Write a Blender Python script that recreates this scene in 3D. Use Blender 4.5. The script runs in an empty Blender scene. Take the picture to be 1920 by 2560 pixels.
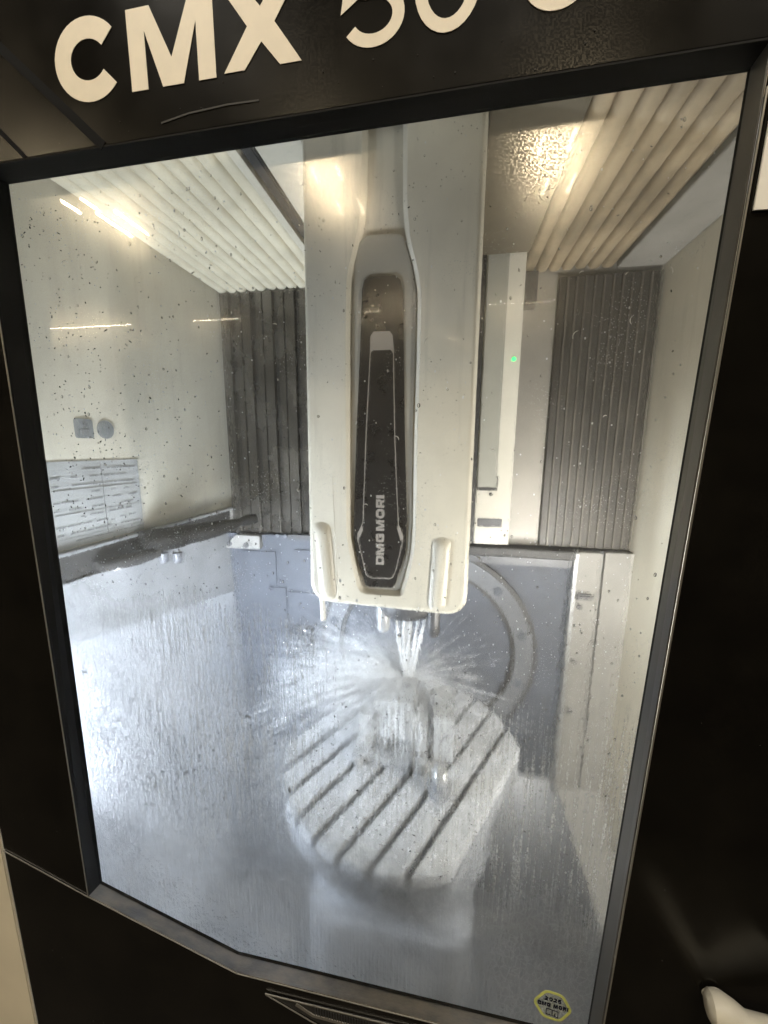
import bpy, bmesh, math, random
from mathutils import Vector, Matrix

random.seed(7)
sc = bpy.context.scene
col = sc.collection

# ------------------------------------------------------------------ camera
CX, CY, CZ = 0.0, -0.45, 1.65            # the eye stands 45 cm in front of the pane


def P(x, Y, z):
    """Distances from the eye (right, inward, up) to world metres."""
    return Vector((x + CX, Y + CY, z + CZ))


cam_d = bpy.data.cameras.new("camera")
cam = bpy.data.objects.new("camera", cam_d)
col.objects.link(cam)
yaw, pitch, roll = (math.radians(v) for v in (9.8, 9.7, 0.42))
cy_, sy_, cp_, sp_, cr_, sr_ = math.cos(yaw), math.sin(yaw), math.cos(pitch), math.sin(pitch), math.cos(roll), math.sin(roll)
Mw = (Matrix(((cr_, -sr_, 0), (sr_, cr_, 0), (0, 0, 1))) @ Matrix(((1, 0, 0), (0, cp_, -sp_), (0, sp_, cp_)))
      @ Matrix(((cy_, 0, sy_), (0, 1, 0), (-sy_, 0, cy_))) @ Matrix(((1, 0, 0), (0, 0, -1), (0, 1, 0))))
rt, dn, fw = Mw[0], Mw[1], Mw[2]
cam.matrix_world = Matrix(((rt.x, -dn.x, -fw.x, CX), (rt.y, -dn.y, -fw.y, CY), (rt.z, -dn.z, -fw.z, CZ), (0, 0, 0, 1)))
cam_d.sensor_fit = 'VERTICAL'
cam_d.sensor_height = 24.0
cam_d.lens = 940.0 / 2560.0 * 24.0
cam_d.clip_start = 0.01
cam_d.clip_end = 200
sc.camera = cam

# ------------------------------------------------------------------ world, exposure
w = bpy.data.worlds.new("World")
sc.world = w
w.use_nodes = True
w.node_tree.nodes["Background"].inputs[0].default_value = (1.0, 0.82, 0.6, 1)
w.node_tree.nodes["Background"].inputs[1].default_value = 0.045
sc.view_settings.view_transform = 'Standard'
sc.view_settings.look = 'None'
sc.view_settings.gamma = 1
sc.view_settings.exposure = 0.0
sc.cycles.use_denoising = True
sc.cycles.max_bounces = 10
sc.cycles.transparent_max_bounces = 40
sc.cycles.sample_clamp_indirect = 4.0
sc.cycles.caustics_reflective = False
sc.cycles.caustics_refractive = False
LED_L, LED_R, TUBE, FILL_PANEL = 620.0, 380.0, 400.0, 33.0

# ------------------------------------------------------------------ node helpers


class NT:
    def __init__(self, name):
        self.m = bpy.data.materials.new(name)
        self.m.use_nodes = True
        self.t = self.m.node_tree
        self.t.nodes.clear()
        self.out = self.t.nodes.new("ShaderNodeOutputMaterial")
        self._xyz = None

    def n(self, typ, **kw):
        nd = self.t.nodes.new(typ)
        for k, v in kw.items():
            setattr(nd, k, v)
        return nd

    def put(self, sock, v):
        if isinstance(v, bpy.types.NodeSocket):
            self.t.links.new(v, sock)
        elif v is not None:
            if isinstance(v, (tuple, list)) and len(v) == 3 and sock.type == 'RGBA':
                v = (*v, 1)
            sock.default_value = v

    def pos(self):
        if self._xyz is None:
            g = self.n("ShaderNodeNewGeometry")
            s = self.n("ShaderNodeSeparateXYZ")
            self.t.links.new(g.outputs["Position"], s.inputs[0])
            self._xyz = (g.outputs["Position"], s.outputs)
        return self._xyz

    def math(self, op, a, b=None, c=None, clamp=False):
        nd = self.n("ShaderNodeMath", operation=op, use_clamp=clamp)
        for i, v in enumerate((a, b, c)):
            if v is not None:
                self.put(nd.inputs[i], v)
        return nd.outputs[0]

    def add(self, a, b, clamp=False): return self.math('ADD', a, b, clamp=clamp)
    def mul(self, a, b, clamp=False): return self.math('MULTIPLY', a, b, clamp=clamp)

    def ss(self, v, a, b, lo=0.0, hi=1.0):
        nd = self.n("ShaderNodeMapRange", interpolation_type='SMOOTHSTEP')
        self.put(nd.inputs[0], v)
        flip = a > b
        if flip:
            a, b, lo, hi = b, a, hi, lo
        for i, q in enumerate((a, b, lo, hi)):
            nd.inputs[i + 1].default_value = q
        return nd.outputs[0]

    def coords(self, sx=1, sy=1, sz=1):
        p, _ = self.pos()
        nd = self.n("ShaderNodeVectorMath", operation='MULTIPLY')
        self.t.links.new(p, nd.inputs[0])
        nd.inputs[1].default_value = (sx, sy, sz)
        return nd.outputs[0]

    def noise(self, scale, detail=4, rough=.55, vec=None, dist=0.0):
        nd = self.n("ShaderNodeTexNoise")
        self.put(nd.inputs["Vector"], vec if vec is not None else self.pos()[0])
        nd.inputs["Scale"].default_value = scale
        nd.inputs["Detail"].default_value = detail
        nd.inputs["Roughness"].default_value = rough
        nd.inputs["Distortion"].default_value = dist
        return nd.outputs["Fac"]

    def voro(self, scale, feature='F1', vec=None, out="Distance"):
        nd = self.n("ShaderNodeTexVoronoi", feature=feature)
        self.put(nd.inputs["Vector"], vec if vec is not None else self.pos()[0])
        nd.inputs["Scale"].default_value = scale
        return nd.outputs[out]

    def mixc(self, f, a, b):
        nd = self.n("ShaderNodeMix", data_type='RGBA')
        self.put(nd.inputs[0], f)
        self.put(nd.inputs[6], a)
        self.put(nd.inputs[7], b)
        return nd.outputs[2]

    def mixs(self, f, a, b):
        nd = self.n("ShaderNodeMixShader")
        self.put(nd.inputs[0], f)
        self.t.links.new(a, nd.inputs[1])
        self.t.links.new(b, nd.inputs[2])
        return nd.outputs[0]

    def bump(self, h, strength=.3, dist=.002):
        nd = self.n("ShaderNodeBump")
        nd.inputs["Strength"].default_value = strength
        nd.inputs["Distance"].default_value = dist
        self.put(nd.inputs["Height"], h)
        return nd.outputs[0]

    def done(self, shader):
        self.t.links.new(shader, self.out.inputs["Surface"])
        return self.m


def paint(name, c, rough=.45, metal=0.0, var=.12, vscale=6, streak=0.0, speck=0.0, bump=0.0, bscale=80, spec=.5, coat=0.0):
    """Painted or metal surface with cloudy tone, run-down stains and specks of dirt."""
    t = NT(name)
    f = t.noise(vscale, 6, .6)
    lo = tuple(v * (1 - var) for v in c)
    hi = tuple(min(1, v * (1 + var * .7)) for v in c)
    cc = t.mixc(t.ss(f, .3, .7), lo, hi)
    rr = t.math('MULTIPLY_ADD', f, .25, rough - .125)
    if streak:
        s = t.noise(1, 5, .6, vec=t.coords(38, 38, 2.2))
        k = t.mul(t.ss(s, .50, .72), streak)
        cc = t.mixc(k, cc, tuple(v * .45 for v in c))
    if speck:
        v = t.voro(95)
        g = t.noise(4.5, 2)
        k = t.mul(t.mul(t.ss(v, .16, .08), t.ss(g, .5, .62)), speck)
        cc = t.mixc(k, cc, (.05, .045, .035))
    b = t.n("ShaderNodeBsdfPrincipled")
    t.put(b.inputs["Base Color"], cc)
    t.put(b.inputs["Roughness"], rr)
    b.inputs["Metallic"].default_value = metal
    b.inputs["Specular IOR Level"].default_value = spec
    b.inputs["Coat Weight"].default_value = coat
    b.inputs["Coat Roughness"].default_value = .08
    if bump:
        t.put(b.inputs["Normal"], t.bump(t.noise(bscale, 4), bump))
    return t.done(b.outputs[0])


def glow(name, c, s):
    t = NT(name)
    e = t.n("ShaderNodeEmission")
    e.inputs[0].default_value = (*c, 1)
    e.inputs[1].default_value = s
    return t.done(e.outputs[0])


# ------------------------------------------------------------------ materials
M = {}
M['black'] = paint('black_gloss_paint', (.0055, .0048, .0036), .21, var=.4, vscale=9, spec=.18)
M['black_matte'] = paint('black_rubber', (.012, .011, .010), .6, var=.3)
M['crease'] = paint('shadow_line_black', (.003, .003, .003), .75, spec=.1)
M['trim_dark'] = paint('dark_anodised_trim', (.010, .0092, .008), .65, 0, var=.3, vscale=14, spec=.08)
M['trim_metal'] = paint('worn_aluminium_trim', (.055, .050, .042), .40, .2, var=.45, vscale=18, bump=.06, bscale=300)
M['sill'] = paint('wet_brown_metal_sill', (.12, .10, .073), .34, .25, var=.6, vscale=22, bump=.15, bscale=240)
M['letter'] = paint('cream_vinyl_letter', (.78, .70, .56), .5, var=.05, vscale=30)
M['scuff'] = paint('grey_scuff_mark', (.022, .020, .016), .7, var=.4, vscale=120)
M['seam'] = paint('bare_metal_edge', (.32, .30, .26), .35, .7)
M['cream'] = paint('cream_machine_paint', (.62, .56, .44), .45, var=.06)
M['white_card'] = paint('white_card', (.8, .77, .70), .6, var=.04)
M['handle'] = paint('beige_handle_plastic', (.42, .39, .32), .55, var=.10, vscale=30)
M['wall'] = paint('pale_enclosure_paint', (.53, .497, .41), .42, var=.10, vscale=3, streak=.18, speck=.3)
M['skirt'] = paint('grey_wall_skirt', (.27, .275, .285), .45, .1, var=.2, streak=.2)
M['post'] = paint('dull_beige_post', (.23, .222, .205), .5, var=.14, streak=.2)
M['wall_low'] = paint('wet_stainless_sheet', (.56, .575, .61), .36, .25, var=.16, vscale=5, streak=.25, bump=.12, bscale=30)
M['back_low'] = paint('grey_machine_casting', (.060, .065, .077), .58, .05, var=.25, vscale=6, streak=.3, bump=.10, bscale=50, spec=.2)
M['back_dark'] = paint('dark_grey_casting', (.06, .062, .068), .45, .2, var=.25, streak=.2)
M['ring'] = paint('grey_ring_casting', (.105, .110, .120), .52, .1, var=.2, vscale=12, spec=.3)
M['bellows'] = paint('cream_bellows_fabric', (.62, .565, .43), .55, var=.12, vscale=9, streak=.1)
M['bellows_brown'] = paint('brown_bellows_fabric', (.29, .232, .155), .5, var=.45, vscale=5, streak=.25)  # browner and more mottled than the left bellows
M['cover'] = paint('dark_steel_way_cover', (.10, .092, .08), .27, .8, var=.45, vscale=7, streak=.4, bump=.35, bscale=16)
M['cover_r'] = paint('oily_steel_way_cover', (.028, .024, .019), .48, .2, var=.4, vscale=7, streak=.5)
M['cover_rib'] = paint('scuffed_steel_rib', (.105, .094, .077), .45, .2, var=.3, vscale=12, streak=.3)
M['roof_shade'] = paint('roof_opening_shade', (.085, .072, .05), .45, var=.3, streak=.3)
M['sheet'] = paint('brownish_steel_sheet', (.22, .205, .18), .45, .25, var=.12, streak=.15)
M['head'] = paint('ivory_head_cover', (.575, .543, .455), .40, var=.10, vscale=5, streak=.35, speck=.75, coat=.15)
M['bezel'] = paint('silver_grey_bezel', (.36, .345, .30), .38, .2, var=.06)
M['plate'] = paint('black_glossy_nameplate', (.014, .012, .010), .3, var=.1, vscale=25, speck=0)
M['inlay'] = paint('silver_inlay', (.40, .37, .33), .35, .4, var=.1)
M['column'] = paint('ivory_column_sheet', (.50, .48, .42), .42, var=.06, speck=.2)
M['col_grey'] = paint('grey_green_column_sheet', (.24, .238, .21), .45, var=.06, speck=.3)
M['table'] = paint('wet_ground_steel_table', (.56, .575, .60), .20, .45, var=.20, vscale=30, bump=.7, bscale=60)
M['table_low'] = paint('grey_table_casting', (.22, .23, .25), .26, .5, var=.2, bump=.2, bscale=30)
M['steel'] = paint('wet_machined_steel', (.48, .49, .50), .30, .7, var=.15, vscale=20, bump=.25, bscale=70)
M['dark_steel'] = paint('dark_oxide_steel', (.05, .05, .052), .4, .4, var=.3, vscale=20)
M['black_plastic'] = paint('black_probe_plastic', (.006, .0055, .005), .55, var=.4, vscale=18, spec=.2)
M['plate_blue'] = paint('bluish_grey_instruction_plate', (.30, .305, .30), .5, var=.08)
M['print'] = paint('grey_printed_ink', (.15, .153, .155), .6, var=.2, vscale=60)
M['sign_grey'] = paint('grey_safety_sign', (.15, .16, .165), .5, var=.15, vscale=40)
M['yellow'] = paint('yellow_sticker_border', (.50, .53, .14), .5, var=.2, vscale=90)
M['ink'] = paint('dark_blue_ink', (.003, .003, .010), .7, var=.1, spec=.1)
M['floor'] = paint('wet_grey_chip_chute', (.05, .053, .06), .34, .3, var=.25, vscale=5, bump=.15, bscale=14)
M['chip_dark'] = paint('dark_metal_chip', (.035, .033, .03), .45, .4, var=.4, vscale=80)
M['chip_pale'] = paint('bright_metal_chip', (.75, .74, .70), .4, .1, var=.2, vscale=80)
M['led_left'] = glow('cool_led_diffuser', (.80, .89, 1.0), LED_L)
M['led_right'] = glow('neutral_led_diffuser', (1.0, .98, .92), LED_R)
M['tube'] = glow('warm_fluorescent_tube', (1.0, .80, .50), TUBE)
M['panel'] = glow('warm_fill_panel', (1.0, .94, .83), FILL_PANEL)
M['green'] = glow('green_reflection_glow', (.05, 1.0, .18), 3.0)


def glass_front():
    t = NT('polycarbonate_front_face')
    tr = t.n("ShaderNodeBsdfTransparent")
    tr.inputs[0].default_value = (.985, .985, .975, 1)
    g1 = t.n("ShaderNodeBsdfGlossy")
    g1.inputs["Roughness"].default_value = .015
    g2 = t.n("ShaderNodeBsdfGlossy")
    g2.inputs["Roughness"].default_value = .18
    lw = t.n("ShaderNodeFresnel")
    lw.inputs[0].default_value = 1.5
    sm = t.ss(t.noise(6, 3), .42, .70, .12, .8)
    xx, zz = t.pos()[1][0], t.add(t.pos()[1][2], -CZ)
    for a_, b_, k_ in ((.10, .290, .85), (-.15, .290, .60), (-.42, .265, .10)):      # hand-wiped, scratched patches
        dx_, dz_ = t.mul(t.add(xx, -a_), 1 / .10), t.mul(t.add(zz, -b_), 1 / .062)
        dd = t.math('SQRT', t.add(t.mul(dx_, dx_), t.mul(dz_, dz_)))
        sm = t.add(sm, t.mul(t.ss(dd, 1.1, .15), k_))
    s1 = t.mixs(t.mul(t.mul(lw.outputs[0], t.mul(sm, 3.0)), t.ss(t.noise(520, 4, .8, vec=t.coords(1, 1, .5)), .30, .70, .72, 1.25)), tr.outputs[0], g2.outputs[0])
    s2 = t.mixs(t.mul(lw.outputs[0], t.ss(t.pos()[1][0], -.40, -.12, .34, .07)), s1, g1.outputs[0])
    return t.done(s2)


def glass_film():
    """Inner face: coolant film, dried runs, foam cells and fine spatter."""
    t = NT('wet_inner_face')
    p, o = t.pos()
    x = o[0]
    z0 = t.add(o[2], -CZ)
    n1 = t.noise(4.0, 5, .6)
    z = t.math('MULTIPLY_ADD', t.add(n1, -.5), .42, z0)
    n2 = t.noise(26, 4, .6, vec=t.coords(1, 1, .35))
    left = t.ss(x, -.08, -.50)
    low = t.ss(z, -.38, -.86)
    mid = t.ss(z, -.16, -.42)
    haze = t.add(t.mul(left, t.math('MULTIPLY_ADD', mid, .20, .075)), t.mul(low, t.ss(x, .14, -.16, .06, .20)))
    clr = t.math('MAXIMUM', t.ss(t.math('ABSOLUTE', t.add(x, .08)), .09, .24), t.ss(z, -.14, -.34))
    haze = t.add(haze, t.math('MULTIPLY_ADD', clr, .072, .034))
    haze = t.mul(haze, t.math('MULTIPLY_ADD', n1, 1.2, .40))
    haze = t.mul(haze, t.math('MULTIPLY_ADD', n2, .7, .65))
    # vertical dried runs
    st = t.noise(1, 4, .65, vec=t.coords(240, 1, 7))
    st2 = t.noise(430, 3, .75, vec=t.coords(1, 1, .55))
    rA = t.mul(t.mul(t.ss(x, -.02, .09), t.ss(z, -.28, -.42)), t.ss(z, -.74, -.52))
    rB = t.mul(t.mul(t.ss(x, -.10, -.22), t.ss(x, -.56, -.40)), t.mul(t.ss(z, -.20, -.30), t.ss(z, -.62, -.50)))
    rC = t.mul(t.ss(x, -.13, -.09), t.mul(t.ss(x, .05, .0), t.mul(t.ss(z, -.30, -.38), t.ss(z, -.62, -.5))))
    reg = t.add(t.add(t.mul(rA, 1.0), t.mul(rB, .95)), t.mul(rC, .8), clamp=True)
    run = t.mul(t.mul(t.ss(st, .42, .66), t.ss(st2, .34, .66)), reg)
    # foam cells near the sill
    wob = t.n("ShaderNodeVectorMath", operation='ADD')
    nz = t.n("ShaderNodeTexNoise")
    t.put(nz.inputs["Vector"], p)
    nz.inputs["Scale"].default_value = 45
    sc0 = t.n("ShaderNodeVectorMath", operation='SCALE')
    t.t.links.new(nz.outputs["Color"], sc0.inputs[0])
    sc0.inputs["Scale"].default_value = .018
    t.t.links.new(t.coords(1, 1, .62), wob.inputs[0])
    t.t.links.new(sc0.outputs[0], wob.inputs[1])
    ve = t.voro(125, 'DISTANCE_TO_EDGE', vec=wob.outputs[0])
    cell = t.mul(t.ss(ve, .13, .0), t.mul(t.ss(z, -.58, -.72), t.ss(t.noise(7, 3), .38, .55)))
    # fine spatter
    vs = t.voro(420)
    spat = t.mul(t.ss(vs, .22, .12), t.ss(t.noise(9, 4), .50, .66))
    dens = t.add(haze, t.add(t.mul(run, .75), t.add(t.mul(cell, .12), t.mul(spat, .55))))
    dens = t.math('MINIMUM', dens, .88)
    tr = t.n("ShaderNodeBsdfTransparent")
    rf = t.n("ShaderNodeBsdfRefraction", distribution='GGX')
    rf.inputs["IOR"].default_value = 1.035
    rf.inputs["Roughness"].default_value = .95
    hh = t.add(t.noise(55, 4, .6, vec=t.coords(1, 1, .5)), t.mul(st, .5))
    t.put(rf.inputs["Normal"], t.bump(hh, .9, .010))
    rf2 = t.n("ShaderNodeBsdfRefraction", distribution='GGX')
    rf2.inputs["IOR"].default_value = 1.012
    rf2.inputs["Roughness"].default_value = .25
    t.put(rf2.inputs["Normal"], t.bump(t.noise(150, 3, .6, vec=t.coords(1, 1, .5)), 1.0, .006))
    blur = t.add(t.mul(t.ss(z, -.56, -.76), .9), t.mul(left, t.mul(mid, .45)), clamp=True)
    rag = t.mul(t.ss(z, .05, -.30, .18, .75), 1.0)
    s0 = t.mixs(rag, tr.outputs[0], rf2.outputs[0])
    s1 = t.mixs(t.mul(blur, t.ss(x, .16, -.08, .40, .9)), s0, rf.outputs[0])
    tl = t.n("ShaderNodeBsdfTranslucent")
    tl.inputs[0].default_value = (.93, .94, .95, 1)
    df = t.n("ShaderNodeBsdfDiffuse")
    df.inputs[0].default_value = (.75, .74, .70, 1)
    ms = t.mixs(.18, tl.outputs[0], df.outputs[0])
    s2 = t.mixs(dens, s1, ms)
    return t.done(s2)


def water_glass():
    t = NT('coolant_drop')
    g = t.n("ShaderNodeBsdfGlass")
    g.inputs["IOR"].default_value = 1.36
    g.inputs["Roughness"].default_value = .02
    return t.done(g.outputs[0])


def white_water(name, clear, tint=(.93, .95, .97)):
    t = NT(name)
    tr = t.n("ShaderNodeBsdfTransparent")
    tl = t.n("ShaderNodeBsdfTranslucent")
    tl.inputs[0].default_value = (*tint, 1)
    df = t.n("ShaderNodeBsdfDiffuse")
    df.inputs[0].default_value = (*tint, 1)
    gl = t.n("ShaderNodeBsdfGlossy")
    gl.inputs["Roughness"].default_value = .15
    a = t.mixs(.5, tl.outputs[0], df.outputs[0])
    a = t.mixs(.12, a, gl.outputs[0])
    f = t.ss(t.noise(120, 3), .3, .7, clear - .15, min(1, clear + .15))
    return t.done(t.mixs(f, a, tr.outputs[0]))


M['glass'] = glass_front()
M['film'] = glass_film()
M['drop'] = water_glass()
M['stream'] = white_water('white_coolant_stream', .16)
M['spray'] = white_water('coolant_spray_filament', .74)
M['rivulet'] = white_water('foaming_coolant_rivulet', .30)


# ------------------------------------------------------------------ mesh helpers
class MB:
    """Collects vertices and faces in eye-relative metres (x right, Y inward, z up)."""

    def __init__(self):
        self.v, self.f = [], []

    def verts(self, pts):
        i = len(self.v)
        self.v += [tuple(P(*p)) for p in pts]
        return i

    def box(self, x0, x1, y0, y1, z0, z1):
        i = self.verts([(x, y, z) for x in (x0, x1) for y in (y0, y1) for z in (z0, z1)])
        self.f += [tuple(i + k for k in q) for q in ((0, 1, 3, 2), (4, 6, 7, 5), (0, 4, 5, 1), (2, 3, 7, 6), (0, 2, 6, 4), (1, 5, 7, 3))]
        return self

    def hexa(self, a, b):
        """Two matching quads joined into a solid."""
        i = self.verts(list(a) + list(b))
        self.f += [(i + 3, i + 2, i + 1, i), (i + 4, i + 5, i + 6, i + 7)]
        self.f += [(i + k, i + (k + 1) % 4, i + 4 + (k + 1) % 4, i + 4 + k) for k in range(4)]
        return self

    def prism_xz(self, pts, y0, y1):
        n = len(pts)
        i = self.verts([(x, y0, z) for x, z in pts] + [(x, y1, z) for x, z in pts])
        self.f += [tuple(range(i, i + n)), tuple(range(i + 2 * n - 1, i + n - 1, -1))]
        self.f += [(i + k, i + n + k, i + n + (k + 1) % n, i + (k + 1) % n) for k in range(n)]
        return self

    def prism_xy(self, pts, z0, z1):
        n = len(pts)
        i = self.verts([(x, y, z0) for x, y in pts] + [(x, y, z1) for x, y in pts])
        self.f += [tuple(range(i, i + n)), tuple(range(i + 2 * n - 1, i + n - 1, -1))]
        self.f += [(i + k, i + n + k, i + n + (k + 1) % n, i + (k + 1) % n) for k in range(n)]
        return self

    def rings(self, rings, cap0=True, cap1=True, close=True):
        n = len(rings[0])
        i = self.verts([p for r in rings for p in r])
        for a in range(len(rings) - 1):
            for k in range(n if close else n - 1):
                k2 = (k + 1) % n
                self.f.append((i + a * n + k, i + a * n + k2, i + (a + 1) * n + k2, i + (a + 1) * n + k))
        if cap0:
            self.f.append(tuple(range(i + n - 1, i - 1, -1)))
        if cap1:
            j = i + (len(rings) - 1) * n
            self.f.append(tuple(range(j, j + n)))
        return self

    def tube(self, pts, rad, seg=10):
        pts = [Vector(p) for p in pts]
        if not isinstance(rad, (list, tuple)):
            rad = [rad] * len(pts)
        rs = []
        for k, p in enumerate(pts):
            d = (pts[min(k + 1, len(pts) - 1)] - pts[max(k - 1, 0)]).normalized()
            u = d.cross(Vector((0, 0, 1)) if abs(d.z) < .9 else Vector((1, 0, 0))).normalized()
            q = d.cross(u)
            rs.append([tuple(p + (u * math.cos(a) + q * math.sin(a)) * rad[k]) for a in (2 * math.pi * s / seg for s in range(seg))])
        return self.rings(rs)

    def lathe(self, cx, cy, prof, seg=40):
        """Profile of (radius, z) about a vertical axis."""
        return self.rings([[(cx + r * math.cos(a), cy + r * math.sin(a), z) for a in (2 * math.pi * s / seg for s in range(seg))] for r, z in prof])

    def build(self, name, mat, parent=None, bevel=0, smooth=False, seg=2, recalc=True):
        me = bpy.data.meshes.new(name)
        me.from_pydata(self.v, [], self.f)
        if bevel or recalc:
            bm = bmesh.new()
            bm.from_mesh(me)
            if bevel:
                bmesh.ops.remove_doubles(bm, verts=bm.verts, dist=1e-5)
                es = [e for e in bm.edges if len(e.link_faces) == 2 and e.calc_face_angle(0) > .5]
                bmesh.ops.bevel(bm, geom=es, offset=bevel, segments=seg, affect='EDGES', clamp_overlap=True)
            bmesh.ops.recalc_face_normals(bm, faces=bm.faces)
            bm.to_mesh(me)
            bm.free()
        me.materials.append(M[mat] if isinstance(mat, str) else mat)
        if smooth:
            for pl in me.polygons:
                pl.use_smooth = True
            try:
                me.set_sharp_from_angle(angle=math.radians(40))
            except Exception:
                pass
        o = bpy.data.objects.new(name, me)
        col.objects.link(o)
        if parent is not None:
            o.parent = parent
            o.matrix_parent_inverse = parent.matrix_world.inverted()
        return o


def tag(o, label=None, cat=None, group=None, kind=None):
    for k, v in (('label', label), ('category', cat), ('group', group), ('kind', kind)):
        if v:
            o[k] = v
    return o


def thing(name, label, cat, loc, group=None):
    o = bpy.data.objects.new(name, None)
    o.empty_display_size = .05
    col.objects.link(o)
    o.location = P(*loc)
    o.matrix_world = Matrix.Translation(P(*loc))
    return tag(o, label, cat, group)


def offset_poly(pts, d):
    """Move each edge of a closed outline inward (d>0) along its normal; counter-clockwise or not."""
    n = len(pts)
    area = sum(pts[k][0] * pts[(k + 1) % n][1] - pts[(k + 1) % n][0] * pts[k][1] for k in range(n))
    s = 1 if area > 0 else -1
    out = []
    for k in range(n):
        p0, p1, p2 = Vector(pts[k - 1]), Vector(pts[k]), Vector(pts[(k + 1) % n])
        a, b = (p1 - p0).normalized(), (p2 - p1).normalized()
        na, nb = Vector((-a.y, a.x)) * s, Vector((-b.y, b.x)) * s
        m = (na + nb)
        m = m / max(m.dot(m) / 2, .6)
        q = p1 + m * d
        out.append((q.x, q.y))
    return out


def rounded(pts, radii, seg=6):
    """Round the corners of a polygon."""
    out = []
    n = len(pts)
    for k in range(n):
        r = radii[k] if isinstance(radii, (list, tuple)) else radii
        p0, p1, p2 = Vector(pts[k - 1]), Vector(pts[k]), Vector(pts[(k + 1) % n])
        if r <= 0:
            out.append(tuple(p1))
            continue
        a, b = (p0 - p1).normalized(), (p2 - p1).normalized()
        r = min(r, (p0 - p1).length * .49, (p2 - p1).length * .49)
        A, B = p1 + a * r, p1 + b * r
        for s in range(seg + 1):
            u = s / seg
            q = A * (1 - u) ** 2 + p1 * 2 * u * (1 - u) + B * u ** 2
            out.append((q.x, q.y))
    return out


# ------------------------------------------------------------------ lettering
def ribbon(pts, wd, closed=False):
    """Centre line -> list of quads (2D)."""
    pts = [Vector(p) for p in pts]
    n = len(pts)
    L, R = [], []
    for k in range(n):
        a = pts[k - 1] if (closed or k > 0) else None
        b = pts[(k + 1) % n] if (closed or k < n - 1) else None
        d1 = (pts[k] - a).normalized() if a is not None else None
        d2 = (b - pts[k]).normalized() if b is not None else None
        d1 = d1 or d2
        d2 = d2 or d1
        n1, n2 = Vector((-d1.y, d1.x)), Vector((-d2.y, d2.x))
        m = n1 + n2
        m = m / max(m.dot(m) / 2, .35)
        L.append(pts[k] + m * wd / 2)
        R.append(pts[k] - m * wd / 2)
    return [[tuple(q) for q in (R[k], R[(k + 1) % n], L[(k + 1) % n], L[k])] for k in range(n if closed else n - 1)]


def arc(cx, cy, rx, ry, a0, a1, n=18):
    return [(cx + rx * math.cos(math.radians(a0 + (a1 - a0) * k / n)), cy + ry * math.sin(math.radians(a0 + (a1 - a0) * k / n))) for k in range(n + 1)]


def rbox(x0, x1, r, s):
    """Rounded rectangle centre line in the unit-height cell."""
    return rounded([(x0 + s / 2, s / 2), (x1 - s / 2, s / 2), (x1 - s / 2, 1 - s / 2), (x0 + s / 2, 1 - s / 2)], r, 5)


def glyph(ch, s):
    """Glyph in unit cap height: (width, list of 2D polygons). s is the stroke weight."""
    h = s / 2
    if ch == 'C':
        return 1.12, ribbon(arc(.57, .5, .57 - h, .535 - h, 38, 322, 34), s)
    if ch == 'M':
        w_ = 1.36
        return w_, [[(0, 0), (s, 0), (s, .72), (s * .98, 1), (0, 1)], [(w_ - s, 0), (w_, 0), (w_, 1), (w_ - s * .98, 1), (w_ - s, .72)],
                    [(s, .72), (w_ / 2 - s * .62, 0), (w_ / 2, 0), (w_ / 2, .34), (s * 1.4, 1), (s * .98, 1)],
                    [(w_ - s, .72), (w_ - s * .98, 1), (w_ - s * 1.4, 1), (w_ / 2, .34), (w_ / 2, 0), (w_ / 2 + s * .62, 0)]]
    if ch == 'X':
        w_ = 1.15
        e = s * 1.25
        c = .5
        return w_, [[(0, 0), (e, 0), (w_ / 2, c - .20), (w_ / 2 + .0, c), (w_ / 2 - .20, c)], [(w_ - e, 0), (w_, 0), (w_ / 2 + .20, c), (w_ / 2, c), (w_ / 2, c - .20)],
                    [(w_ / 2 - .20, c), (w_ / 2, c), (w_ / 2, c + .20), (e, 1), (0, 1)], [(w_ / 2, c), (w_ / 2 + .20, c), (w_, 1), (w_ - e, 1), (w_ / 2, c + .20)]]
    if ch == '5':
        pts = [(.74, 1 - h), (.15, 1 - h), (.08, .53), (.2, .61)] + arc(.40, .325, .40 - h, .345 - h, 105, -150, 26)
        return .80, ribbon(pts, s)
    if ch == '0':
        return .84, ribbon(arc(.42, .5, .42 - h, .52 - h, 0, 348, 30), s, True)
    if ch == '2':
        pts = arc(.40, .70, .36 - h, .30 - h, 165, -25, 14) + [(.12, h), (.78, h)]
        return .80, ribbon(pts, s)
    if ch == 'U':
        return .90, ribbon([(h, 1), (h, .36)] + arc(.45, .36, .45 - h, .38 - h, 180, 360, 18)[1:-1] + [(.90 - h, .36), (.90 - h, 1)], s)
    if ch == 'D':
        return 1.12, ribbon([(h, h), (h, 1 - h), (.75, 1 - h), (1.12 - h, .8), (1.12 - h, .2), (.75, h)], s, True)
    if ch == 'G':
        return 1.12, ribbon([(1.08, 1 - h), (.28, 1 - h), (h, .8), (h, .2), (.28, h), (1.12 - h, h), (1.12 - h, .50), (.62, .50)], s * .95)
    if ch == 'O':
        return 1.18, ribbon(rbox(0, 1.18, .3, s), s, True)
    if ch == 'R':
        return 1.08, ribbon([(h, 0), (h, 1 - h), (.82, 1 - h), (1.06 - h, .86), (1.06 - h, .56), (.82, .42), (s, .42)], s * .95) + [[(.62, .42 - s / 2), (.92, .42 - s / 2 + .02), (1.08, 0), (.74, 0)]]
    if ch == 'I':
        return s * 1.15, [[(0, 0), (s * 1.15, 0), (s * 1.15, 1), (0, 1)]]
    return .4, []


def glyph_mesh(ch, s, fn, thick):
    """fn maps glyph coordinates to (x, z); returns MB with front and back skins and walls."""
    mb = MB()
    for poly in glyph(ch, s)[1]:
        q = [fn(*p) for p in poly]
        mb.prism_xz(q, thick[0], thick[1])
    return mb


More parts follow.
